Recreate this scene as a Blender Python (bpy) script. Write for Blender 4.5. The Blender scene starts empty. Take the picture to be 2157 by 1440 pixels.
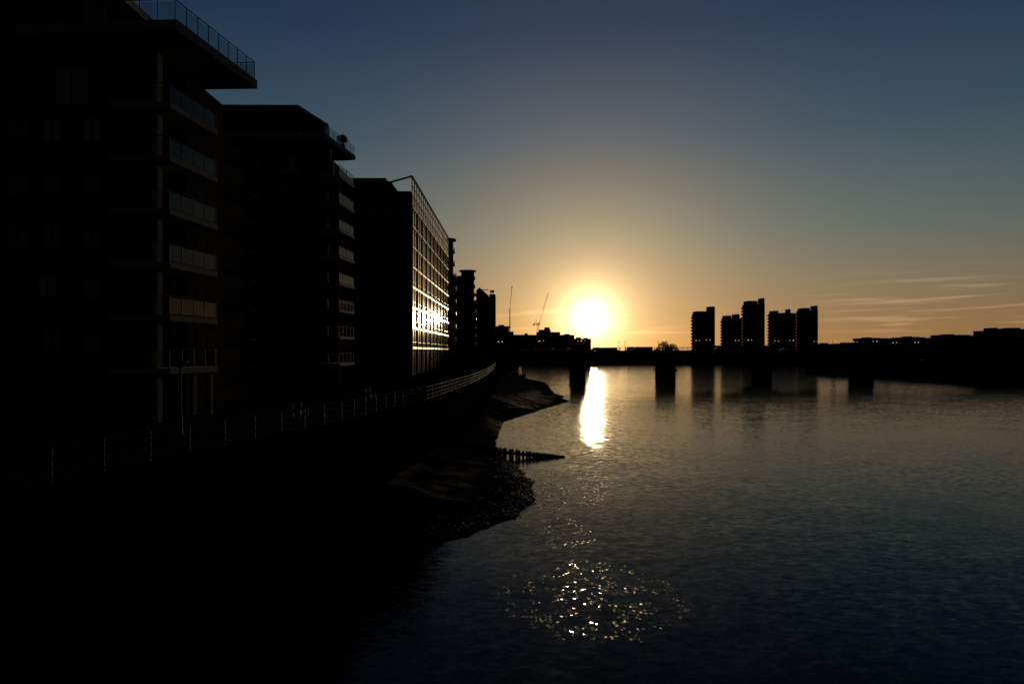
import bpy, math, random
from mathutils import Vector, noise as mnoise
random.seed(7)
scene = bpy.context.scene
CAMZ = 10.0
F = 1438.0
def bx(px, Y): return (px-1078.5)/F*Y          # lateral metres of a bearing at distance Y
def hz(py, Y): return CAMZ+(740.0-py)/F*Y      # height of a sight line at distance Y

# ------------------------------------------------------------------ materials
def mat(name, base, rough=0.7, metallic=0.0, ior=1.45, var=0.25, scale=3.0, bump=0.0, spec=0.5, emit=None):
    m = bpy.data.materials.new(name); m.use_nodes = True
    nt = m.node_tree; b = nt.nodes['Principled BSDF']
    b.inputs['Roughness'].default_value = rough
    b.inputs['Metallic'].default_value = metallic
    b.inputs['IOR'].default_value = ior
    b.inputs['Specular IOR Level'].default_value = spec
    tc = nt.nodes.new('ShaderNodeTexCoord')
    n = nt.nodes.new('ShaderNodeTexNoise'); n.inputs['Scale'].default_value = scale
    n.inputs['Detail'].default_value = 6
    nt.links.new(tc.outputs['Object'], n.inputs['Vector'])
    r = nt.nodes.new('ShaderNodeValToRGB')
    r.color_ramp.elements[0].position = 0.3; r.color_ramp.elements[1].position = 0.7
    r.color_ramp.elements[0].color = tuple(c*(1-var) for c in base)+(1,)
    r.color_ramp.elements[1].color = tuple(min(1,c*(1+var)) for c in base)+(1,)
    nt.links.new(n.outputs['Fac'], r.inputs['Fac']); nt.links.new(r.outputs['Color'], b.inputs['Base Color'])
    if bump > 0:
        bp = nt.nodes.new('ShaderNodeBump'); bp.inputs['Strength'].default_value = 1.0
        bp.inputs['Distance'].default_value = bump
        nt.links.new(n.outputs['Fac'], bp.inputs['Height']); nt.links.new(bp.outputs['Normal'], b.inputs['Normal'])
    if emit:
        b.inputs['Emission Color'].default_value = emit[0]+(1,); b.inputs['Emission Strength'].default_value = emit[1]
    return m

def glass_mat(name, tint, ior=1.5):
    m = bpy.data.materials.new(name); m.use_nodes = True; nt = m.node_tree
    nt.nodes.remove(nt.nodes['Principled BSDF']); out = nt.nodes['Material Output']
    t = nt.nodes.new('ShaderNodeBsdfTransparent'); t.inputs['Color'].default_value = tint+(1,)
    g = nt.nodes.new('ShaderNodeBsdfGlossy'); g.inputs['Roughness'].default_value = 0.06
    f = nt.nodes.new('ShaderNodeFresnel'); f.inputs['IOR'].default_value = ior
    mx = nt.nodes.new('ShaderNodeMixShader')
    nt.links.new(f.outputs[0], mx.inputs[0]); nt.links.new(t.outputs[0], mx.inputs[1]); nt.links.new(g.outputs[0], mx.inputs[2])
    nt.links.new(mx.outputs[0], out.inputs['Surface'])
    return m

M = {}
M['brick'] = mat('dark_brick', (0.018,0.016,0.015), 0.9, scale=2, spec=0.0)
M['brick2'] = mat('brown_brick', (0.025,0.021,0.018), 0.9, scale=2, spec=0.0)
M['slab'] = mat('balcony_concrete', (0.21,0.22,0.23), 0.8, scale=1.5, var=0.15, spec=0.05)
M['render'] = mat('column_render', (0.07,0.078,0.085), 0.85, scale=1.0, var=0.1, spec=0.0)
M['window'] = mat('window_glass', (0.015,0.018,0.022), 0.08, ior=1.5, var=0.2)
M['blind'] = mat('window_blind', (0.25,0.28,0.31), 0.5, var=0.1)
M['frame'] = mat('dark_frame', (0.015,0.015,0.016), 0.7, spec=0.03)
M['steel'] = mat('railing_steel', (0.018,0.018,0.018), 0.7, spec=0.05)
M['alu'] = mat('facade_aluminium', (0.40,0.29,0.17), 0.3, metallic=0.9, var=0.1)
M['concrete'] = mat('concrete', (0.04,0.037,0.035), 0.9, scale=0.8, bump=0.02, spec=0.0)
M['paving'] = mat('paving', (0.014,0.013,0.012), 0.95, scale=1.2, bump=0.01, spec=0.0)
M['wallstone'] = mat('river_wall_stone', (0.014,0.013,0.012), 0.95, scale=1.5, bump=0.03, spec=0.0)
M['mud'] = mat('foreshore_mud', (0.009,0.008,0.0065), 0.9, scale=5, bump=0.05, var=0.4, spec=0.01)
M['stone'] = mat('wet_stone', (0.016,0.014,0.012), 0.25, scale=8, var=0.4)
M['wood'] = mat('weathered_timber', (0.011,0.010,0.009), 0.9, scale=6, bump=0.02, var=0.4, spec=0.0)
M['leaf'] = mat('foliage', (0.03,0.035,0.02), 0.8, scale=1, var=0.5, spec=0.02)
M['bark'] = mat('bark', (0.03,0.025,0.02), 0.9, spec=0.02)
M['far'] = mat('tower_brick', (0.05,0.034,0.03), 0.9, scale=0.2, spec=0.0)
M['farb'] = mat('far_block', (0.035,0.03,0.03), 0.9, scale=0.2, spec=0.0)
M['asphalt'] = mat('asphalt', (0.05,0.05,0.05), 0.9, scale=6, spec=0.05)
M['grass'] = mat('far_ground', (0.015,0.016,0.012), 0.95, scale=0.05, spec=0.0)
M['lamp'] = mat('lamp_globe', (0.8,0.7,0.5), 0.5, emit=((1.0,0.5,0.2),1.6))
M['clothes'] = mat('dark_clothes', (0.015,0.015,0.018), 0.9, spec=0.05)
M['paint'] = mat('car_paint', (0.25,0.25,0.27), 0.25, metallic=0.4)
M['white'] = mat('boat_paint', (0.15,0.15,0.15), 0.4)
M['glass'] = glass_mat('balustrade_glass', (0.6,0.62,0.62), 1.34)
M['screen'] = glass_mat('roof_screen_glass', (0.45,0.47,0.47))

def slope_glass(name, amp, ior, rough):
    m = mat(name, (0.010,0.010,0.011), rough, ior=ior, var=0.1)
    nt = m.node_tree; b = nt.nodes['Principled BSDF']
    b.inputs['Specular Tint'].default_value = (1.0,0.78,0.48,1)
    g = nt.nodes.new('ShaderNodeNewGeometry')
    n = nt.nodes.new('ShaderNodeTexNoise'); n.inputs['Scale'].default_value = 0.4; n.inputs['Detail'].default_value = 2
    nt.links.new(g.outputs['Position'], n.inputs['Vector'])
    s = nt.nodes.new('ShaderNodeVectorMath'); s.operation='SUBTRACT'; s.inputs[1].default_value=(0.5,0.5,0.5)
    nt.links.new(n.outputs['Color'], s.inputs[0])
    k = nt.nodes.new('ShaderNodeVectorMath'); k.operation='SCALE'; k.inputs['Scale'].default_value=amp
    nt.links.new(s.outputs[0], k.inputs[0])
    a = nt.nodes.new('ShaderNodeVectorMath'); a.operation='ADD'
    nt.links.new(k.outputs[0], a.inputs[0]); nt.links.new(g.outputs['Normal'], a.inputs[1])
    o = nt.nodes.new('ShaderNodeVectorMath'); o.operation='NORMALIZE'
    nt.links.new(a.outputs[0], o.inputs[0]); nt.links.new(o.outputs[0], b.inputs['Normal'])
    return m
M['curtain'] = slope_glass('curtain_wall_glass', 0.02, 1.75, 0.115)

# ------------------------------------------------------------------ mesh builder
class B:
    def __init__(s): s.v=[]; s.f=[]; s.m=[]; s.mats=[]
    def mi(s, k):
        if k not in s.mats: s.mats.append(k)
        return s.mats.index(k)
    def face(s, pts, k):
        i=len(s.v); s.v += [tuple(p) for p in pts]; s.f.append(tuple(range(i,i+len(pts)))); s.m.append(s.mi(k))
    def prism(s, poly, z0, z1, k, top=None):
        a=sum(poly[i][0]*poly[(i+1)%len(poly)][1]-poly[(i+1)%len(poly)][0]*poly[i][1] for i in range(len(poly)))
        if a<0:
            poly=poly[::-1]
            if isinstance(z1,(list,tuple)): z1=list(z1)[::-1]
        n=len(poly); i=len(s.v); z1l = z1 if isinstance(z1,(list,tuple)) else [z1]*n
        s.v += [(p[0],p[1],z0) for p in poly]+[(p[0],p[1],z) for p,z in zip(poly,z1l)]
        j=s.mi(k)
        for q in range(n):
            r=(q+1)%n; s.f.append((i+q,i+r,i+n+r,i+n+q)); s.m.append(j)
        s.f.append(tuple(i+n+q for q in range(n))); s.m.append(s.mi(top) if top else j)
        s.f.append(tuple(i+q for q in reversed(range(n)))); s.m.append(j)
    def box(s, x0,x1,y0,y1,z0,z1,k): s.prism([(x0,y0),(x1,y0),(x1,y1),(x0,y1)],z0,z1,k)
    def beam(s, a, b, w, h, k):
        a=Vector(a); b=Vector(b); d=b-a
        if d.length<1e-6: return
        d.normalize(); up=Vector((0,0,1)) if abs(d.z)<0.98 else Vector((0,1,0))
        r=d.cross(up).normalized(); u=r.cross(d).normalized()
        i=len(s.v)
        for p in (a,b):
            for sx,sy in ((-1,-1),(1,-1),(1,1),(-1,1)):
                s.v.append(tuple(p+r*sx*w/2+u*sy*h/2))
        j=s.mi(k)
        for q in ((3,2,1,0),(4,5,6,7),(0,1,5,4),(1,2,6,5),(2,3,7,6),(3,0,4,7)):
            s.f.append(tuple(i+t for t in q)); s.m.append(j)
    def cyl(s, cx,cy,r0,r1,z0,z1,k,n=24):
        i=len(s.v); j=s.mi(k)
        for q in range(n):
            a=2*math.pi*q/n; s.v.append((cx+r0*math.cos(a),cy+r0*math.sin(a),z0))
        for q in range(n):
            a=2*math.pi*q/n; s.v.append((cx+r1*math.cos(a),cy+r1*math.sin(a),z1))
        for q in range(n):
            r=(q+1)%n; s.f.append((i+q,i+r,i+n+r,i+n+q)); s.m.append(j)
        s.f.append(tuple(i+n+q for q in range(n))); s.m.append(j)
        s.f.append(tuple(i+q for q in reversed(range(n)))); s.m.append(j)
    def rock(s, c, r, k):
        t=(1+5**.5)/2
        P=[(-1,t,0),(1,t,0),(-1,-t,0),(1,-t,0),(0,-1,t),(0,1,t),(0,-1,-t),(0,1,-t),(t,0,-1),(t,0,1),(-t,0,-1),(-t,0,1)]
        Fc=[(0,11,5),(0,5,1),(0,1,7),(0,7,10),(0,10,11),(1,5,9),(5,11,4),(11,10,2),(10,7,6),(7,1,8),(3,9,4),(3,4,2),(3,2,6),(3,6,8),(3,8,9),(4,9,5),(2,4,11),(6,2,10),(8,6,7),(9,8,1)]
        i=len(s.v); ax=[random.uniform(.6,1.3) for _ in range(3)]
        for p in P:
            q=random.uniform(.8,1.15)/1.9*r
            s.v.append((c[0]+p[0]*q*ax[0],c[1]+p[1]*q*ax[1],c[2]+p[2]*q*ax[2]*.6))
        j=s.mi(k)
        for f in Fc: s.f.append(tuple(i+t for t in f)); s.m.append(j)
    def foliage(s, c, rad, n, size, k='leaf'):
        for _ in range(n):
            while True:
                p=Vector((random.uniform(-1,1),random.uniform(-1,1),random.uniform(-1,1)))
                if p.length<1: break
            p=p*(0.75+0.35*mnoise.noise(p*2.3+Vector(c)))
            q=Vector((c[0]+p.x*rad[0],c[1]+p.y*rad[1],c[2]+p.z*rad[2]))
            a=Vector((random.gauss(0,1),random.gauss(0,1),random.gauss(0,1))).normalized()
            b=a.cross(Vector((random.gauss(0,1),random.gauss(0,1),random.gauss(0,1)))).normalized()
            z=size*random.uniform(.5,1.3)
            s.face([q-a*z-b*z*.4, q+b*z, q+a*z-b*z*.3, q-b*z*.8], k)
    def done(s, name, smooth=False):
        me=bpy.data.meshes.new(name); me.from_pydata(s.v,[],s.f)
        for k in s.mats: me.materials.append(M[k])
        me.polygons.foreach_set('material_index', s.m)
        if smooth: me.polygons.foreach_set('use_smooth',[True]*len(s.f))
        me.update(); o=bpy.data.objects.new(name,me); scene.collection.objects.link(o); return o

def lerp(a,b,t): return a+(b-a)*t
def table(T, y):
    if y<=T[0][0]: return T[0][1]
    for (a,b),(c,d) in zip(T,T[1:]):
        if y<=c: return lerp(b,d,(y-a)/(c-a))
    return T[-1][1]

def railing(b, path, z, h=1.1, step=1.5, glass=False, rails=(1.0,0.7,0.4,0.15), post=0.05, k='steel'):
    for (x0,y0),(x1,y1) in zip(path,path[1:]):
        L=math.hypot(x1-x0,y1-y0); n=max(1,round(L/step))
        for i in range(n):
            t=i/n; x=lerp(x0,x1,t); y=lerp(y0,y1,t)
            b.beam((x,y,z),(x,y,z+h),post,post,k)
        for r in ((1.0,) if glass else rails):
            b.beam((x0,y0,z+h*r),(x1,y1,z+h*r),post*1.1,post*.9,k)
        if glass:
            for i in range(n):
                ta=(i+.06)/n; tb=(i+.94)/n
                b.face([(lerp(x0,x1,ta),lerp(y0,y1,ta),z+.08),(lerp(x0,x1,tb),lerp(y0,y1,tb),z+.08),
                        (lerp(x0,x1,tb),lerp(y0,y1,tb),z+h*.9),(lerp(x0,x1,ta),lerp(y0,y1,ta),z+h*.9)],'glass')
    x,y=path[-1]; b.beam((x,y,z),(x,y,z+h),post,post,k)

# ------------------------------------------------------------------ land
WALL=[(-60,-17.5),(5,-15.0),(18,-13.6),(22.7,-12.8),(36,-9.5),(54,-6.3),(80,-4.6),(108,-3.7),(200,-3.5),(300,-2),(420,2),(500,5)]
SHORE=[(20,-17),(30,-12),(33,-8),(34.6,-5),(37.8,-2.05),(41.7,.35),(44.9,1.3),(49,1.6),(53.3,1.37),(59.9,.3),(66,-1.2),(75,-1.8),(97,-1.2),
       (115,4.2),(130,9.2),(137,11.3),(150,11.4),(165,10.2),(180,10.3),(221,11),(240,6.5),(261,1.3),(300,1.2),(420,4),(500,7)]
PROM=6.0
b=B()
wy=[-60,5,12,18,22,26,30,34,38,43,48,54,60,68,80,94,108,150,200,300,420,500]
def wallx(y):
    return sum(table(WALL,y+d) for d in (-4,-2,0,2,4))/5 if 8<y<120 else table(WALL,y)
wp=[(wallx(y),y) for y in wy]
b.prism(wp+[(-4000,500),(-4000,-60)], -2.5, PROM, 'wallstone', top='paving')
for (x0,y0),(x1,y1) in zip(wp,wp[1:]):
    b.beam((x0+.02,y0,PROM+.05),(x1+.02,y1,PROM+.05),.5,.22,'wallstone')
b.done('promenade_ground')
b=B()
b.prism([(-4000,500.02),(5,500.02),(20,506),(60,515),(180,530),(400,580),(6000,1500),(9000,12000),(-9000,12000)],-2.5,4.6,'wallstone',top='grass')
b.done('far_bank_ground')
b=B()
b.prism([(162,-60),(158,211),(147,262),(138,322),(170,365),(400,470),(6000,1200),(6000,-60)],-2.5,4.6,'wallstone',top='grass')
b.done('right_bank_ground')
b=B(); b.face([(-9000,-300,-2.4),(9000,-300,-2.4),(9000,12000,-2.4),(-9000,12000,-2.4)],'mud'); b.done('riverbed_ground')

# foreshore
b=B(); rows=[]; y=24.0
ys=[]
while y<500:
    ys.append(y); y+= 0.3 if y<70 else (0.8 if y<270 else 4)
NC=56
def shorex(y):
    return table(SHORE,y)+ (mnoise.noise(Vector((y*.45,1,0)))*.35 + mnoise.noise(Vector((y*.12,5,0)))*.8*min(1,max(0,(y-90)/20)))
def beach_z(x,y):
    w=table(WALL,y); s=shorex(y)
    if s-w<0.5: s=w+.5
    t=(x-w)/(s-w)
    n=mnoise.fractal(Vector((x*.5,y*.35,0)),1.0,2.0,5)*.16+mnoise.noise(Vector((x*2.2,y*2.2,3)))*.05
    top=min(2.0,0.4+(s-w)*.2)
    if t<1: z=top*(1-t)**0.8 
    else: z=-(x-s)*.22
    return z-.02+n*min(1,abs(1-t)*3+.35)*(.8 if t<1 else .3)
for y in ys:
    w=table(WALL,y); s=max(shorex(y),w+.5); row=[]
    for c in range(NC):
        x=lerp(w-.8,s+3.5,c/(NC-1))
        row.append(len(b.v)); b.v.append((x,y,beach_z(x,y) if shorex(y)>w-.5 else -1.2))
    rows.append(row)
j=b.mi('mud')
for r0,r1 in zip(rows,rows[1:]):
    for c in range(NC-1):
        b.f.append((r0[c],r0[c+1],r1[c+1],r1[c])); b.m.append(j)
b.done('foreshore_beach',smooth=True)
b=B()
for i in range(5600):
    y=random.uniform(33,66) if i<4800 else random.uniform(100,190)
    s=shorex(y); w=table(WALL,y)
    x=s-abs(random.gauss(0,1.1)) + .35
    if x<w+.3: continue
    r=random.uniform(.02,.08)*(1 if random.random()<.95 else 2.2)
    b.rock((x,y,beach_z(x,y)+r*.15),r,'stone')
b.done('foreshore_stones')

# groyne
b=B()
x=-6.0
while x<5.0:
    t=(x+6)/11; yy=62.9+t*1.9; top=lerp(1.75,.10,t)+random.uniform(-.03,.04)*(1 if t<.8 else .3)
    w=random.uniform(.2,.3)
    b.beam((x,yy,-1.5),(x+random.uniform(-.02,.02),yy,top),w,w*.9,'wood')
    gap = random.choice([.03,.05,.08,.12]) if .48<t<.72 else .01
    x+=w+gap
b.beam((-6,63.15,1.2),(4.6,64.95,-.12),.12,.3,'wood')
b.done('timber_groyne')

# promenade railing
b=B()
rp=[(x-.3,y) for x,y in wp if y<=300]
railing(b,rp,PROM+.12,1.1,2.0,post=.04)
b.done('promenade_railing')

# ------------------------------------------------------------------ apartment building 1
def window(b,x0,x1,z0,z1,y,k='window'):
    b.box(x0-.06,x1+.06,y-.05,y+.1,z0-.06,z1+.06,'frame')
    b.box(x0,x1,y-.09,y-.04,z0,z1,k)
    b.box((x0+x1)/2-.03,(x0+x1)/2+.03,y-.12,y-.08,z0,z1,'frame')

b=B()
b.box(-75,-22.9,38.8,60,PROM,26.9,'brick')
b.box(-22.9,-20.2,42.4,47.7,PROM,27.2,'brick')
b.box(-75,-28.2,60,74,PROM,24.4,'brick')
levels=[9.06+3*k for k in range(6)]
for i,z in enumerate(levels):
    poly=[(-22.75,38.45),(-19.25,38.45),(-18.75,43.5),(-20.15,43.5),(-20.15,42.35),(-22.75,42.35)]
    b.prism(poly,z-.34,z,'slab')
    b.box(-22.2,-20.8,42.3,42.5,z+.1,z+2.4,'window'); b.box(-21.53,-21.47,42.24,42.29,z+.1,z+2.4,'frame')
    for yy in (43.7,45.3): b.box(-20.22,-20.17,yy,yy+1.2,z+.3,z+2.2,'brick2')
    railing(b,[(-19.35,38.55),(-18.85,43.4)],z+.001,1.1,1.2,glass=True,post=.05,k='frame')
    railing(b,[(-22.7,38.55),(-19.4,38.55)],z+.001,1.1,1.15,glass=True,post=.05,k='frame')
b.box(-20.75,-20.1,38.7,39.3,PROM,27.2,'render')
b.box(-20.3,-19.9,42.7,43.1,PROM,8.6,'render')
b.box(-19.3,-18.95,42.9,43.3,PROM,8.6,'render')
b.box(-19.75,-19.45,40.9,41.2,PROM,8.6,'render')
for (u0,u1,v0,v1,k) in ((120,187,145,222,'blind'),(95,127,255,300,'blind'),(178,211,252,300,'blind'),(95,127,370,415,'window'),(178,211,368,415,'window'),
                        (95,127,475,520,'window'),(178,211,478,522,'window'),(85,120,585,625,'blind'),(178,211,590,632,'window'),(95,127,695,740,'window'),(178,211,700,745,'window'),
                        (20,60,255,300,'window'),(20,60,370,415,'window'),(20,60,478,522,'window')):
    window(b,bx(u0,38.8),bx(u1,38.8),hz(v1,38.8),hz(v0,38.8),38.8,k)
b.prism([(-27.0,37.2),(-18.0,36.6),(-16.75,44.9),(-27.0,45.2)],27.25,27.8,'slab')
railing(b,[(-27.0,37.35),(-18.15,36.75),(-16.9,44.8),(-20.5,44.95)],27.8,1.15,1.0,glass=True,post=.04,k='frame')
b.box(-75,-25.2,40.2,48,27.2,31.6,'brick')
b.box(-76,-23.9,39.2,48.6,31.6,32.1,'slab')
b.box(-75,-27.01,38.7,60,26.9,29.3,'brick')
for k in range(7):
    z=8.6+3.0*k-.2
    b.prism([(-30.5,69),(-27.2,69.2),(-26.8,72),(-28.15,74)],z-.3,z,'slab')
    railing(b,[(-28.2,69.1),(-27.3,69.25),(-26.9,71.9)],z,1.05,1.3,glass=True,post=.05,k='frame')
b.done('apartment_building')

# ------------------------------------------------------------------ apartment building 2
b=B()
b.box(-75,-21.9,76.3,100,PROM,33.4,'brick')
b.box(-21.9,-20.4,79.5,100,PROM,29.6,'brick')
for k in range(8):
    z=8.7+3*k
    b.prism([(-21.85,76.1),(-19.2,76.1),(-18.75,81.3),(-20.35,81.3),(-20.35,79.4),(-21.85,79.4)],z-.3,z,'slab')
    railing(b,[(-21.8,76.2),(-19.3,76.2),(-18.85,81.2)],z,1.1,1.25,glass=True,post=.05,k='frame')
    b.box(-21.6,-20.7,79.3,79.45,z+.1,z+2.3,'window')
    for u in (-29.5,-26.5,-24.2):
        if (k+int(u))%3: window(b,u,u+1.4,z+.7,z+2.2,76.3)
window(b,bx(588,76.3),bx(628,76.3),hz(365,76.3),hz(330,76.3),76.3,'blind')
b.box(-21.3,-20.9,78.8,79.2,29.7,33.6,'frame')
b.prism([(-42,75.2),(-20.6,75.6),(-19.3,84.2),(-21,84.6),(-42,84.6)],33.6,34.1,'slab')
railing(b,[(-36,75.4),(-20.75,75.8),(-19.45,84.1)],34.1,1.1,1.2,glass=True,post=.04,k='frame')
b.box(-42,-23.9,77.2,84,34.1,36.5,'window')
for i in range(14): b.box(-41.5+i*1.3,-41.4+i*1.3,77.1,77.19,34.1,36.5,'frame')
b.prism([(-45,74.2),(-23.3,74.4),(-21.7,80.8),(-22.5,84),(-45,84)],36.5,36.85,'slab')
b.done('apartment_building')
b=B(); b.box(-20.5,-19.9,80.8,81.6,34.1,34.6,'frame'); b.foliage((-20.2,81.2,35.2),(.85,.8,.65),700,.1)
for i in range(5): b.beam((-20.2,81.2,34.6),(-20.2+random.uniform(-.5,.5),81.2+random.uniform(-.4,.4),35.4),.03,.03,'bark')
b.done('planter_bush')
b=B()
for (x,y,h) in ((-19.6,80.9,1.9),(-20.0,80.2,1.4)):
    b.beam((x,y,29.7),(x,y,29.7+h),.05,.05,'frame'); b.beam((x-.2,y,29.7+h*.8),(x+.2,y,29.7+h*.8),.04,.04,'frame')
b.done('roof_aerial')

# ------------------------------------------------------------------ glass office building
A=(-16.95,115.0); E=(-16.62,177.0)
def fp(t,off=0): return (lerp(A[0],E[0],t)+off, lerp(A[1],E[1],t))
b=B(); ZT=34.6; ZF=39.5
b.prism([A,E,(-45,177),(-45,115)],PROM,ZT,'brick')
b.prism([fp(0,.0),fp(1,.0),fp(1,.06),fp(0,.06)],PROM+.1,ZT-.05,'curtain')
NB=20
zl=[PROM+4.6+3.42*i for i in range(0,8)]
zl=[z for z in zl if z<ZT-.5]+[ZT-.2]
for i in range(NB+1):
    x,y=fp(i/NB,.0); b.box(x+.05,x+(.15 if i%2 else .28),y-.08,y+.08,PROM,ZT-.02,'frame')
for z in zl:
    x,y=fp(0); x2,y2=fp(1)
    b.beam((x+.12,y,z),(x2+.12,y2,z),.18,.3,'alu')
    b.beam((x+.09,y,z+1.0),(x2+.09,y2,z+1.0),.06,.05,'alu')
    b.beam((x+.09,y,z-.75),(x2+.09,y2,z-.75),.06,.05,'frame')
NS=22
for i in range(NS+1):
    x,y=fp(i/NS,.1); b.beam((x,y,ZT),(x,y,ZF),.14,.14,'frame')
    if i<NS:
        x2,y2=fp((i+1)/NS,.1)
        b.face([(x,y+.1,ZT+.2),(x2,y2-.1,ZT+.2),(x2,y2-.1,ZF-.2),(x,y+.1,ZF-.2)],'screen')
for z in (ZT+.1,ZT+1.7,ZT+3.3,ZF):
    b.beam(fp(0,.1)+(z,),fp(1,.1)+(z,),.12 if z<ZF else .3,.12 if z<ZF else .25,'frame')
b.beam((-16.85,115,ZF),(-20.6,115.2,ZF-1.0),.25,.25,'frame')
b.beam((-20.6,115.2,ZF-1.0),(-20.6,115.2,ZT),.2,.2,'frame')
b.box(-44,-20.6,116,150,ZT,ZF-.6,'brick'); b.box(-45,-21.3,115.4,151,ZF-.6,ZF-.2,'frame')
b.box(-20.6,-17.6,118.5,170,ZT,ZT+3.2,'brick')
for z in zl:
    b.box(-44,-17.0,114.85,115.0,z-.2,z+.2,'frame')
for i in range(9):
    x=-42+i*2.9
    for z in zl[:-1]: b.box(x,x+1.9,114.93,115.0,z+.9,z+2.9,'window')
b.done('office_building')

# ------------------------------------------------------------------ rounded balcony towers
def round_tower(cx,cy,r,ztop,n,core=.72):
    b=B(); k=0; z=PROM
    b.cyl(cx,cy,r*core,r*core,PROM,ztop-.4,'brick2')
    b.box(cx-14,cx-r*.2,cy-r*.6,cy+14,PROM,ztop-2.2,'brick2')
    st=(ztop-PROM)/n
    for k in range(1,n):
        z=PROM+st*k; rr=r*(1 if k<n-2 else .86)
        b.cyl(cx,cy,rr,rr,z-.3,z,'slab',32)
        pts=[(cx+rr*.97*math.cos(a),cy+rr*.97*math.sin(a)) for a in [math.radians(q) for q in range(-150,91,20)]]
        railing(b,pts,z,1.05,1.2,glass=True,post=.05,k='frame')
    b.cyl(cx,cy,r*.95,r*.95,ztop-.4,ztop,'frame',32)
    return b.done('apartment_tower')
round_tower(-18.6,186,3.6,40.5,10)
round_tower(bx(985,262),262,3.5,hz(570,262),11)
b=B(); Y=350
b.prism([(bx(998,Y),Y),(bx(1030,Y),Y),(bx(1030,Y),Y+20),(bx(998,Y),Y+20)],PROM,hz(632,Y),'far')
b.prism([(bx(1003,Y),Y),(bx(1010,Y),Y),(bx(1029,Y),Y),(bx(1029,Y),Y+20),(bx(1010,Y),Y+20),(bx(1003,Y),Y+20)],hz(632,Y)-.01,[hz(612,Y),hz(605,Y),hz(622,Y),hz(622,Y),hz(605,Y),hz(612,Y)],'far')
b.box(bx(1031,Y),bx(1043,Y),Y-3,Y+14,PROM,hz(620,Y),'far')
for k in range(12):
    b.box(bx(1004,Y),bx(1029,Y),Y-.9,Y,PROM+3*k+2.4,PROM+3*k+2.7,'slab')
    b.box(bx(1031,Y)+.4,bx(1043,Y)-.4,Y-3.1,Y-2.95,PROM+3*k+.7,PROM+3*k+2.1,'window')
b.done('apartment_block')

# ------------------------------------------------------------------ skylines
def block(name,u0,u1,v,Y,d=25,base=4.6,k='farb',steps=(),wins=True):
    b=B(); x0=bx(u0,Y); x1=bx(u1,Y); zt=hz(v,Y)
    b.box(x0,x1,Y,Y+d,base,zt,k)
    b.box(x0-.3,x1+.3,Y-.3,Y+d+.3,zt,zt+.35,k)
    for (a,c,v2) in steps: b.box(bx(a,Y+1),bx(c,Y+1),Y+1,Y+d*.6,zt+.35,hz(v2,Y),k)
    if wins:
        z=base+1.2
        while z+1.8<zt:
            x=x0+1
            while x+1.8<x1:
                b.box(x,x+1.6,Y-.08,Y+.02,z,z+1.5,'window'); x+=3.2
            z+=3.0
    return b.done(name)
block('riverside_block',1043,1072,688,430,base=5.9,steps=((1050,1062,684),))
block('riverside_block',1072,1100,706,470,base=5.9,steps=((1072,1082,698),))
block('riverside_block',1100,1132,706,540,steps=((1105,1112,702),))
block('riverside_block',1132,1180,700,560,steps=((1136,1160,694),(1148,1158,689)))
block('riverside_block',1180,1210,706,545,steps=((1190,1200,703),))
block('riverside_block',1212,1245,714,535,steps=((1216,1224,710),(1233,1238,711)))
block('riverside_block',1262,1300,733,600); block('riverside_block',1330,1375,731,620)

def far_tower(u0,u1,v,steps,Y=600,d=15):
    b=B(); x0=bx(u0,Y+d); x1=bx(u1,Y); zt=hz(v,Y); z=4.6
    b.box(x0+1.0,x1,Y,Y+d,4.6,zt,'far')
    while z+3<zt-2:
        z+=2.9
        b.box(x0,x0+1.05,Y+2,Y+d,z,z+1.4,'far')
        b.box(x0+3,x1-2,Y-1.0,Y,z,z+1.1,'far')
        xx=x0+3.5
        while xx<x1-3: b.box(xx,xx+1.4,Y-.06,Y+.02,z+1.3,z+2.5,'window'); xx+=3
    for (a,c,v2) in steps: b.box(bx(a,Y+d-2),bx(c,Y+2),Y+2,Y+d-2,zt-.01,hz(v2,Y),'far')
    b.done('tower_block')
far_tower(1455,1506,660,((1459,1489,655),(1487.5,1506,645)))
far_tower(1517,1563,670,((1521,1541,664),(1541.5,1558,661)),Y=617)
far_tower(1561,1611,640,((1566,1596,633),(1596.5,1610.5,627)))
far_tower(1616,1677,659,((1620,1640,654),(1641,1656,658),(1655,1664,650)),Y=617)
far_tower(1675,1723,653,((1680,1706,648),(1707,1722.5,643)))
block('riverside_block',1507,1620,728,590,d=12)

random.seed(3)
for (u0,u1,v,Y,st) in ((1725,1770,725,520,((1735,1745,722),)),(1772,1822,724,500,((1780,1800,721),)),(1819,1866,713,450,((1826,1836,710),(1848,1854,711))),(1863,1908,714.5,455,((1870,1884,712),)),
     (1904,1948,711,450,((1912,1922,708),(1930,1936,709))),(1944,1991,713.5,455,((1955,1975,711),)),(1988,2042,706,440,((1995,2010,703.5),)),(2040,2087,709,442,((2050,2070,706),)),
     (2084,2122,697,400,((2090,2102,690),(2104,2112,692))),(2119,2168,694,398,((2128,2150,690),)),(2166,2250,695,390,()),(2245,2400,700,380,())):
    block('riverside_house' if v>700 else 'riverside_block',u0,u1,v,Y,d=14,steps=st,wins=False)

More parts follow.
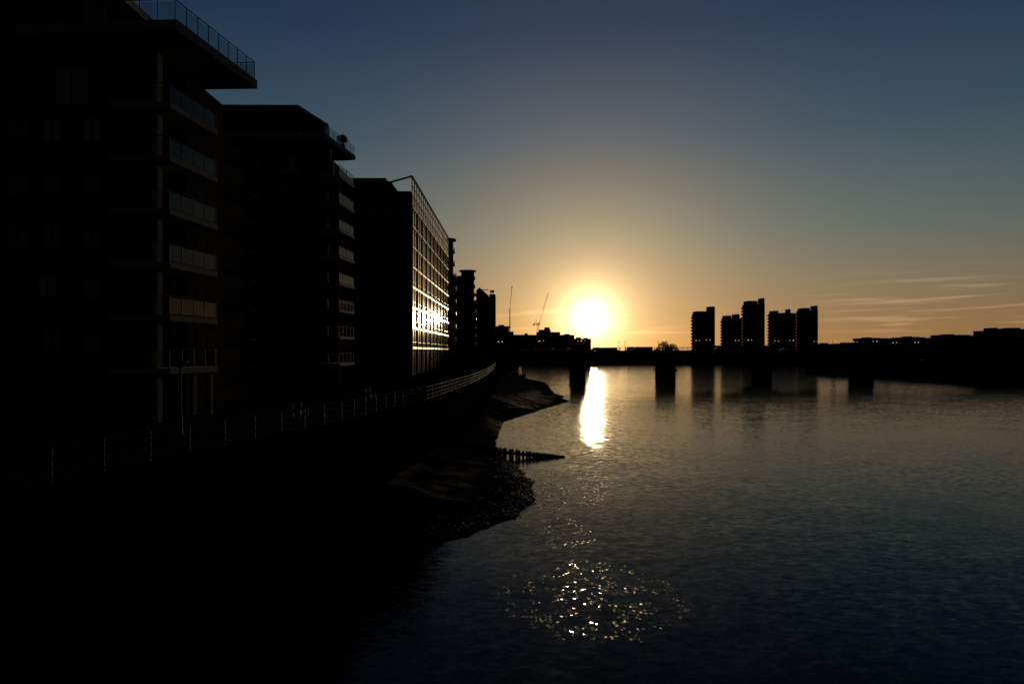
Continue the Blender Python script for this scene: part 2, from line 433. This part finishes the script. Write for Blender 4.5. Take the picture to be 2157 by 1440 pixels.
b=B(); random.seed(5)
for i in range(170):
    x=random.uniform(20,330); Y=random.uniform(540,580)
    h=random.uniform(4,8.5)
    b.foliage((x,Y,4.6+h*.55),(random.uniform(3,6),3,h*.5),46,.7)
    b.beam((x,Y,4.6),(x,Y,4.6+h*.6),.4,.4,'bark')
for i in range(170):
    Y=random.uniform(330,470); x=table([(330,150),(365,175),(470,400)],Y)+random.uniform(4,70)
    h=random.uniform(5,11)
    b.foliage((x,Y,4.6+h*.55),(random.uniform(2,5),2.5,h*.5),44,.5)
    b.beam((x,Y,4.6),(x,Y,4.6+h*.6),.3,.3,'bark')
b.done('distant_tree_line')

def bare_tree(x,y,z,h,seed,name='bare_tree'):
    random.seed(seed); b=B()
    def br(p,d,L,r,lv):
        q=p+d*L; b.beam(p,q,r*2,r*2,'bark')
        if lv==0: return
        for i in range(4 if lv>2 else 3):
            nd=(d*1.0+Vector((random.gauss(0,.55),random.gauss(0,.55),random.gauss(0.1,.3)))).normalized()
            br(p.lerp(q,random.uniform(.6,1)),nd,L*random.uniform(.6,.8),r*.62,lv-1)
    br(Vector((x,y,z)),Vector((0,0,1)),h*.28,h*.02,5)
    b.foliage((x,y,z+h*.62),(h*.42,h*.36,h*.34),1300,.3)
    b.done(name)
bare_tree(bx(1398,520),520,4.6,15,1); bare_tree(bx(1416,525),525,4.6,13,2)
bare_tree(bx(1385,530),530,4.6,9,4)

# mast pole, crane
b=B(); Y=300
b.cyl(bx(1074,Y),Y,.3,.18,PROM,hz(650,Y),'frame',10)
b.beam((bx(1074,Y),Y,hz(650,Y)),(bx(1078.5,Y),Y,hz(603,Y)),.2,.2,'frame')
b.beam((bx(1078.5,Y)-.4,Y,hz(607,Y)),(bx(1078.5,Y)+.4,Y,hz(604,Y)),.12,.25,'frame')
b.done('mast_pole')
b=B(); Y=520; x=bx(1133,Y); z0=4.6; z1=hz(684,Y)
def lattice(p,q,w,seg,t):
    p=Vector(p); q=Vector(q); d=(q-p).normalized(); up=Vector((0,1,0)); r=d.cross(up).normalized()
    cs=[r*w/2+up*w/2, r*w/2-up*w/2, -r*w/2-up*w/2, -r*w/2+up*w/2]
    for c in cs: b.beam(p+c,q+c,t,t,'frame')
    for i in range(seg):
        a=p.lerp(q,i/seg); e=p.lerp(q,(i+1)/seg)
        for m in range(4):
            b.beam(a+cs[m],e+cs[(m+1)%4],t*.7,t*.7,'frame')
lattice((x,Y,z0),(x,Y,z1),1.4,12,.18)
lattice((x+.8,Y,z1+.8),(bx(1155,Y),Y,hz(617,Y)),.7,16,.1)
b.box(x-1.2,x+1.0,Y-1,Y+1,z1,z1+.7,'frame'); b.box(x+.4,x+1.5,Y-2,Y-1,z1+.2,z1+1.6,'window')
b.beam((x-1,Y,z1+.7),(x-3.2,Y,z1+.8),1.0,.4,'frame'); b.box(x-3.6,x-2.6,Y-.9,Y+.9,z1-.6,z1+.8,'concrete')
b.beam((x-.5,Y,z1+.7),(x-1.4,Y,z1+4.5),.2,.2,'frame'); b.beam((x-2.8,Y,z1+.8),(x-1.4,Y,z1+4.5),.15,.15,'frame')
b.beam((x-1.4,Y,z1+4.5),(bx(1153,Y),Y,hz(622,Y)),.07,.07,'frame')
b.beam((bx(1155,Y),Y,hz(617,Y)),(bx(1155,Y),Y,hz(640,Y)),.06,.06,'frame')
b.done('tower_crane')

# ------------------------------------------------------------------ bridge
b=B(); y0,y1=229.0,243.0
piers=[bx(1219,231),bx(1408,231),bx(1604,236),bx(1800,240)]
ends=[-9]+piers+[172]
def top(x): return 9.3+1.1*max(0,1-((x-60)/90)**2)
for a,c in zip(ends,ends[1:]):
    n=16
    for i in range(n):
        xa=lerp(a,c,i/n); xb=lerp(a,c,(i+1)/n)
        f=lambda t:1.1+2.4*(2*t-1)**2
        za=top(xa)-f(i/n)-.5; zb=top(xb)-f((i+1)/n)-.5
        for yy,k in ((y0,'concrete'),(y1-.6,'concrete')):
            i0=len(b.v)
            for (xx,zz0,zz1) in ((xa,za,top(xa)),(xb,zb,top(xb))):
                b.v+= [(xx,yy,zz0),(xx,yy+.6,zz0),(xx,yy+.6,zz1),(xx,yy,zz1)]
            j=b.mi(k)
            for q in ((0,4,5,1),(3,2,6,7),(0,3,7,4),(1,5,6,2)):
                b.f.append(tuple(i0+t for t in q)); b.m.append(j)
        b.face([(xa,y0+.6,top(xa)-.3),(xb,y0+.6,top(xb)-.3),(xb,y1-.6,top(xb)-.3),(xa,y1-.6,top(xa)-.3)],'asphalt')
        b.face([(xa,y0+.6,za+.4),(xa,y1-.6,za+.4),(xb,y1-.6,zb+.4),(xb,y0+.6,zb+.4)],'concrete')
n=88
for i in range(n):
    xa=lerp(-9,172,i/n); xb=lerp(-9,172,(i+1)/n)
    for yy in (y0+.2,y1-.2):
        b.beam((xa,yy,top(xa)+1.0),(xb,yy,top(xb)+1.0),.12,.1,'steel')
        b.beam((xa,yy,top(xa)+.55),(xb,yy,top(xb)+.55),.06,.06,'steel')
        b.beam((xa,yy,top(xa)),(xa,yy,top(xa)+1.0),.12,.12,'steel')
for i,px in enumerate(piers):
    w=2.3 if i<2 else 1.4
    b.prism([(px-w,y0+1.5),(px-w*.5,y0-.6),(px,y0-1.4),(px+w*.5,y0-.6),(px+w,y0+1.5),(px+w,y1-1.5),(px,y1+1.4),(px-w,y1-1.5)],-2.3,3.4,'concrete')
    b.box(px-w-.25,px+w+.25,y0+.2,y1-.2,3.4,3.9,'concrete')
    b.box(px-w+.3,px+w-.3,y0+.65,y1-.65,3.9,top(px)-3.0,'concrete')
b.box(-25,-9,y0-.5,y1+.5,PROM,9.0,'concrete'); 
b.done('road_bridge')
for i,x in enumerate(range(-4,140,14)):
    b=B()
    for yy in ((y0+.5),(y1-.5)):
        b.cyl(x,yy,.1,.06,top(x)-.3,top(x)+3.4,'frame',8)
        b.beam((x-.6,yy,top(x)+3.3),(x+.6,yy,top(x)+3.3),.06,.06,'frame')
        for s in (-.6,.6): b.rock((x+s,yy,top(x)+3.5),.16,'lamp')
    b.done('street_lamp')

def car(x,y,z,hd=1):
    b=B(); P=[(-2.1,.35),(-2.1,.85),(-1.5,1.0),(-.9,1.42),(.6,1.45),(1.25,.98),(2.05,.82),(2.15,.4)]
    n=len(P); i0=len(b.v)
    for yy in (-.85,.85):
        for (u,v) in P: b.v.append((x+u*hd,y+yy*(1 if v<1.1 else .85),z+v))
    j=b.mi('paint')
    for q in range(n):
        r=(q+1)%n; b.f.append((i0+q,i0+r,i0+n+r,i0+n+q)); b.m.append(j)
    b.f.append(tuple(range(i0,i0+n))); b.m.append(j); b.f.append(tuple(range(i0+n,i0+2*n))); b.m.append(j)
    b.box(x-.8,x+.55,y-.84,y+.84,z+1.02,z+1.32,'window')
    for u in (-1.35,1.35):
        for s in (-.82,.82):
            n=12; i0=len(b.v)
            for yy in (-.1,.1):
                for a in range(n): b.v.append((x+u+.33*math.cos(a*2*math.pi/n),y+s+yy,z+.33+.33*math.sin(a*2*math.pi/n)))
            j=b.mi('frame')
            for a in range(n): b.f.append((i0+a,i0+(a+1)%n,i0+n+(a+1)%n,i0+n+a)); b.m.append(j)
            b.f.append(tuple(range(i0,i0+n))); b.m.append(j); b.f.append(tuple(range(i0+n,i0+2*n))); b.m.append(j)
    b.done('car')
for x in (3,9,15.5,21,29,44,71,96): car(x,y0+4 if x%2 else y0+10,top(x)-.29,1 if x%2 else -1)

# boat
b=B(); cx,cy=1.8,268
H=[(-3.2,0),(-2.6,1.1),(1.6,1.15),(3.6,0),(1.6,-1.15),(-2.6,-1.1)]
b.prism([(cx+u,cy+v) for u,v in H],-.3,[.9,.8,.85,1.25,.85,.8],'white')
b.box(cx-1.6,cx+.8,cy-.8,cy+.8,.8,1.9,'white'); b.box(cx-1.4,cx+.85,cy-.84,cy+.84,1.2,1.65,'window')
b.beam((cx-.4,cy,1.9),(cx-.4,cy,3.6),.06,.06,'steel'); b.done('motor_boat')

def promenade_lamp(x,y,h=4.2):
    b=B(); b.cyl(x,y,.12,.1,PROM,PROM+.9,'frame',10); b.cyl(x,y,.06,.045,PROM+.9,PROM+h,'frame',10)
    b.cyl(x,y,.05,.34,PROM+h,PROM+h+.28,'frame',16); b.cyl(x,y,.38,.36,PROM+h+.28,PROM+h+.34,'frame',16)
    b.done('street_lamp')
promenade_lamp(bx(380,33),33,2.9+.3); promenade_lamp(bx(926,92),92,3.9); promenade_lamp(bx(800,62),62,3.9); promenade_lamp(bx(985,150),150,3.9)

def bench(x,y):
    b=B()
    for s in (-.8,.8):
        b.beam((x+.2,y+s,PROM),(x+.2,y+s,PROM+.45),.06,.06,'frame'); b.beam((x-.2,y+s,PROM),(x-.25,y+s,PROM+.85),.06,.06,'frame')
        b.beam((x-.22,y+s,PROM+.43),(x+.25,y+s,PROM+.43),.06,.05,'frame')
    for q in (-.12,0,.12,.24): b.beam((x+q-.03,y-1,PROM+.48),(x+q-.03,y+1,PROM+.48),.09,.035,'wood')
    for q in (.62,.76): b.beam((x-.24,y-1,PROM+q),(x-.24,y+1,PROM+q),.035,.1,'wood')
    b.done('park_bench')
bench(-13,42); bench(-12,58)

def person(x,y,hd,stride,h=1.72):
    S=h/1.75
    V=[(0,0,.95),(0,0,1.12),(0,.0,1.33),(0,.0,1.5),(0,.03,1.58),(0,.03,1.66),(0,.02,1.73)]
    R=[(.15,.11),(.13,.1),(.17,.11),(.06,.06),(.075,.09),(.08,.1),(.05,.06)]
    Ed=[(0,1),(1,2),(2,3),(3,4),(4,5),(5,6)]
    for s in (-1,1):
        st=stride*s; i=len(V)
        V+=[(s*.09,0,.88),(s*.1,.18*st,.5),(s*.1,.3*st-.08,.09),(s*.1,.3*st+.12,.04)]
        R+=[(.09,.09),(.06,.06),(.04,.045),(.035,.03)]
        Ed+=[(0,i),(i,i+1),(i+1,i+2),(i+2,i+3)]
        i=len(V)
        V+=[(s*.2,0,1.42),(s*.24,-.08*st,1.14),(s*.23,-.12*st+.08,.9),(s*.22,-.12*st+.12,.78)]
        R+=[(.055,.055),(.042,.042),(.032,.032),(.03,.018)]
        Ed+=[(2,i),(i,i+1),(i+1,i+2),(i+2,i+3)]
    ca,sa=math.cos(hd),math.sin(hd)
    me=bpy.data.meshes.new('person'); me.from_pydata([((a*ca-c*sa)*S,(a*sa+c*ca)*S,z*S) for a,c,z in V],Ed,[])
    o=bpy.data.objects.new('person',me); scene.collection.objects.link(o); o.location=(x,y,PROM+.01)
    m=o.modifiers.new('skin','SKIN'); m.use_smooth_shade=True
    for i,r in enumerate(R): me.skin_vertices[0].data[i].radius=(r[0]*S,r[1]*S)
    me.skin_vertices[0].data[0].use_root=True
    ss=o.modifiers.new('sub','SUBSURF'); ss.levels=1; ss.render_levels=2
    me.materials.append(M['clothes'])
person(bx(912,105),105,0.1,1); person(bx(905,112),112,3.2,-1,1.66); person(bx(936,118),118,0,1); person(bx(942,119),119,0.2,-1,1.6)
person(bx(972,150),150,3.1,1); person(bx(990,140),140,0.1,1); person(bx(438,38),32,3.0,1)

# ------------------------------------------------------------------ water
m=bpy.data.materials.new('river_water'); m.use_nodes=True; nt=m.node_tree; p=nt.nodes['Principled BSDF']
N=nt.nodes.new; L=nt.links.new
p.inputs['Base Color'].default_value=(0.005,0.005,0.004,1); p.inputs['IOR'].default_value=1.16
g=N('ShaderNodeNewGeometry')
def nmap(sx,sy):
    mp=N('ShaderNodeMapping'); mp.inputs['Scale'].default_value=(sx,sy,1); mp.inputs['Rotation'].default_value=(0,0,.15); L(g.outputs['Position'],mp.inputs['Vector']); return mp
def centre(o):
    s=N('ShaderNodeVectorMath'); s.operation='SUBTRACT'; s.inputs[1].default_value=(.5,.5,.5); L(o,s.inputs[0]); return s.outputs[0]
def vmul(v,t):
    k=N('ShaderNodeVectorMath'); k.operation='MULTIPLY'; L(v,k.inputs[0]); k.inputs[1].default_value=t; return k.outputs[0]
def vsc(v,f):
    sc=N('ShaderNodeVectorMath'); sc.operation='SCALE'; L(v,sc.inputs[0]); L(f,sc.inputs['Scale']); return sc.outputs[0]
def vadd(a,c):
    q=N('ShaderNodeVectorMath'); q.operation='ADD'; L(a,q.inputs[0]); L(c,q.inputs[1]); return q.outputs[0]
def wm(op,a,c):
    q=N('ShaderNodeMath'); q.operation=op
    for i,v in enumerate((a,c)):
        if isinstance(v,(int,float)): q.inputs[i].default_value=v
        else: L(v,q.inputs[i])
    return q.outputs[0]
def wrange(v,a0,a1,b0,b1,smooth=False):
    mr=N('ShaderNodeMapRange')
    if smooth: mr.interpolation_type='SMOOTHSTEP'
    for k,x in (('From Min',a0),('From Max',a1),('To Min',b0),('To Max',b1)): mr.inputs[k].default_value=x
    L(v,mr.inputs['Value']); return mr.outputs[0]
def nz(scale,sx,sy,detail,amp,lat=.7):
    n=N('ShaderNodeTexNoise'); n.inputs['Scale'].default_value=scale; n.inputs['Detail'].default_value=detail
    L(nmap(sx,sy).outputs[0],n.inputs['Vector']); return vmul(centre(n.outputs['Color']),(amp*lat,amp,0))
def fac(scale,detail=2):
    n=N('ShaderNodeTexNoise'); n.inputs['Scale'].default_value=scale; n.inputs['Detail'].default_value=detail
    L(g.outputs['Position'],n.inputs['Vector']); return n.outputs['Fac']
def gust(cx,cy,rx,ry):
    s=N('ShaderNodeVectorMath'); s.operation='SUBTRACT'; s.inputs[1].default_value=(cx,cy,0); L(g.outputs['Position'],s.inputs[0])
    l=N('ShaderNodeVectorMath'); l.operation='LENGTH'; L(vmul(s.outputs[0],(1/rx,1/ry,0)),l.inputs[0])
    return wrange(l.outputs['Value'],1.0,.3,0,1,True)
patch=fac(.085)
chop=wm('ADD',wrange(patch,.35,.65,.6,1.2),wm('MULTIPLY',gust(9,95,16,50),.9))
w=vadd(vadd(vsc(nz(3.4,.5,1.0,2,.13,1.6),chop),nz(.35,.6,1,1,.03,1.2)),nz(9,.7,1,1,.07,1.3))
# gusts: patches of choppy wavelets that glitter
gm=wm('MAXIMUM',wm('MAXIMUM',gust(3.3,28,5.2,6.3),gust(4.2,51,4,10)),wm('MAXIMUM',wm('MULTIPLY',gust(2.6,38,3,5),.8),gust(2.0,47,2.0,7)))
gm=wm('MULTIPLY',gm,wrange(fac(1.1,2),.42,.56,0,1,True))
vo=N('ShaderNodeTexVoronoi'); vo.inputs['Scale'].default_value=12; L(nmap(1.0,.65).outputs[0],vo.inputs['Vector'])
vs=N('ShaderNodeSeparateXYZ'); L(vo.outputs['Color'],vs.inputs[0])
gate=wm('GREATER_THAN',vs.outputs['Z'],.76)
ch=vmul(centre(vo.outputs['Color']),(.30,.24,0))
cb=N('ShaderNodeVectorMath'); cb.operation='ADD'; cb.inputs[1].default_value=(0,.09,0); L(ch,cb.inputs[0])
glit=wm('MULTIPLY',gate,wm('GREATER_THAN',gm,.3))
w=vadd(w,vsc(cb.outputs[0],glit))
L(wrange(glit,0,1,.108,.095),p.inputs['Roughness'])
ad=N('ShaderNodeVectorMath'); ad.operation='ADD'; ad.inputs[1].default_value=(0,0,1); L(w,ad.inputs[0])
no=N('ShaderNodeVectorMath'); no.operation='NORMALIZE'; L(ad.outputs[0],no.inputs[0]); L(no.outputs[0],p.inputs['Normal'])
M['water']=m
b=B(); b.face([(-9000,-300,0),(9000,-300,0),(9000,12000,0),(-9000,12000,0)],'water'); b.done('river_water')

# ------------------------------------------------------------------ sky
sx,sz=(1245-1078.5)/F,70/F
sd=Vector((sx,1,sz)).normalized(); el=math.asin(sd.z); az=math.atan2(sd.x,sd.y)
W=bpy.data.worlds.new('World'); scene.world=W; W.use_nodes=True; nt=W.node_tree; nt.nodes.clear()
N=nt.nodes.new; L=nt.links.new
def mth(op,a,c=None,clamp=False):
    q=N('ShaderNodeMath'); q.operation=op; q.use_clamp=clamp
    for i,v in enumerate((a,c)):
        if v is None: continue
        if isinstance(v,(int,float)): q.inputs[i].default_value=v
        else: L(v,q.inputs[i])
    return q.outputs[0]
tc=N('ShaderNodeTexCoord'); nrm=N('ShaderNodeVectorMath'); nrm.operation='NORMALIZE'; L(tc.outputs['Generated'],nrm.inputs[0])
D=nrm.outputs[0]
sep=N('ShaderNodeSeparateXYZ'); L(D,sep.inputs[0])
dot=N('ShaderNodeVectorMath'); dot.operation='DOT_PRODUCT'; L(D,dot.inputs[0]); dot.inputs[1].default_value=tuple(sd)
cosv=mth('MINIMUM',dot.outputs['Value'],0.9999999)
theta=mth('MULTIPLY',mth('ARCCOSINE',cosv),180/math.pi)
ramp=N('ShaderNodeValToRGB'); cr=ramp.color_ramp
stops=[(0,(.26,.135,.052)),(.03,(.26,.148,.066)),(.096,(.185,.150,.10)),(.165,(.10,.130,.120)),(.29,(.035,.073,.108)),(.42,(.012,.036,.082)),(.6,(.006,.016,.032)),(1,(.003,.008,.016))]
while len(cr.elements)<len(stops): cr.elements.new(.5)
for e,(pz,c) in zip(cr.elements,stops): e.position=pz; e.color=c+(1,)
L(mth('MAXIMUM',sep.outputs['Z'],0.0),ramp.inputs['Fac'])
fall=N('ShaderNodeMapRange'); fall.inputs['From Min'].default_value=0.2; fall.inputs['From Max'].default_value=.95; fall.inputs['To Min'].default_value=.06; fall.inputs['To Max'].default_value=1.08
L(dot.outputs['Value'],fall.inputs['Value'])
def vscale(col,f):
    q=N('ShaderNodeVectorMath'); q.operation='SCALE'
    if isinstance(col,tuple): q.inputs[0].default_value=col
    else: L(col,q.inputs[0])
    if isinstance(f,(int,float)): q.inputs['Scale'].default_value=f
    else: L(f,q.inputs['Scale'])
    return q.outputs[0]
def va(a,c):
    q=N('ShaderNodeVectorMath'); q.operation='ADD'; L(a,q.inputs[0]); L(c,q.inputs[1]); return q.outputs[0]
base=vscale(ramp.outputs['Color'],fall.outputs[0])
def expo(wd): return mth('POWER',math.e,mth('MULTIPLY',theta,-1.0/wd))
col=va(base,vscale((1.0,.62,.235),expo(6.0)))
col=va(col,vscale((5.0,3.7,2.0),expo(1.2)))
low=mth('POWER',math.e,mth('MULTIPLY',sep.outputs['Z'],-28.0))
col=va(col,vscale((.42,.13,-.03),mth('MULTIPLY',low,expo(10.0))))
disc=N('ShaderNodeMapRange'); disc.interpolation_type='SMOOTHSTEP'; disc.inputs['From Min'].default_value=1.5; disc.inputs['From Max'].default_value=.2; disc.inputs['To Min'].default_value=0; disc.inputs['To Max'].default_value=1
L(theta,disc.inputs['Value']); col=va(col,vscale((20.,17.,12.),disc.outputs[0]))
azn=mth('ARCTAN2',sep.outputs['X'],sep.outputs['Y'])
def sm(v,a,c):
    q=N('ShaderNodeMapRange'); q.interpolation_type='SMOOTHSTEP'; q.inputs['From Min'].default_value=a; q.inputs['From Max'].default_value=c; L(v,q.inputs['Value']); return q.outputs[0]
cv=N('ShaderNodeCombineXYZ'); L(mth('MULTIPLY',azn,7.0),cv.inputs[0]); L(mth('ADD',mth('MULTIPLY',sep.outputs['Z'],140.0),mth('MULTIPLY',azn,-3.0)),cv.inputs[1])
cn=N('ShaderNodeTexNoise'); cn.inputs['Scale'].default_value=1.0; cn.inputs['Detail'].default_value=5; cn.inputs['Distortion'].default_value=.4; L(cv.outputs[0],cn.inputs['Vector'])
cl=sm(cn.outputs['Fac'],.48,.75)
mk=mth('MULTIPLY',mth('MULTIPLY',sm(azn,.36,.52),sm(sep.outputs['Z'],.11,.07)),sm(sep.outputs['Z'],.012,.035))
col=va(col,vscale((.22,.135,.065),mth('MULTIPLY',cl,mk)))
mk2=mth('MULTIPLY',mth('MULTIPLY',sm(theta,12.0,2.0),sm(sep.outputs['Z'],.075,.05)),sm(sep.outputs['Z'],.015,.03))
col=va(col,vscale((.45,.29,.12),mth('MULTIPLY',cl,mk2)))
bg=N('ShaderNodeBackground'); L(col,bg.inputs['Color']); bg.inputs['Strength'].default_value=1.0
sky=N('ShaderNodeTexSky'); sky.sky_type='NISHITA'; sky.sun_disc=False; sky.sun_elevation=el; sky.sun_rotation=az
bg2=N('ShaderNodeBackground'); L(sky.outputs[0],bg2.inputs['Color']); bg2.inputs['Strength'].default_value=.0015
ads=N('ShaderNodeAddShader'); L(bg.outputs[0],ads.inputs[0]); L(bg2.outputs[0],ads.inputs[1])
out=N('ShaderNodeOutputWorld'); L(ads.outputs[0],out.inputs['Surface'])

sl=bpy.data.lights.new('sun','SUN'); sl.energy=1.5; sl.angle=math.radians(.53); sl.color=(1,.72,.42)
so=bpy.data.objects.new('sun',sl); scene.collection.objects.link(so)
so.rotation_euler=sd.to_track_quat('Z','Y').to_euler()

cam=bpy.data.cameras.new('camera'); cam.lens=24; cam.sensor_width=36; cam.shift_y=20/2157; cam.clip_end=20000; cam.clip_start=.1
co=bpy.data.objects.new('camera',cam); scene.collection.objects.link(co); co.location=(0,0,CAMZ); co.rotation_euler=(math.pi/2,0,0)
scene.camera=co
scene.view_settings.view_transform='Standard'; scene.view_settings.look='None'; scene.view_settings.exposure=0
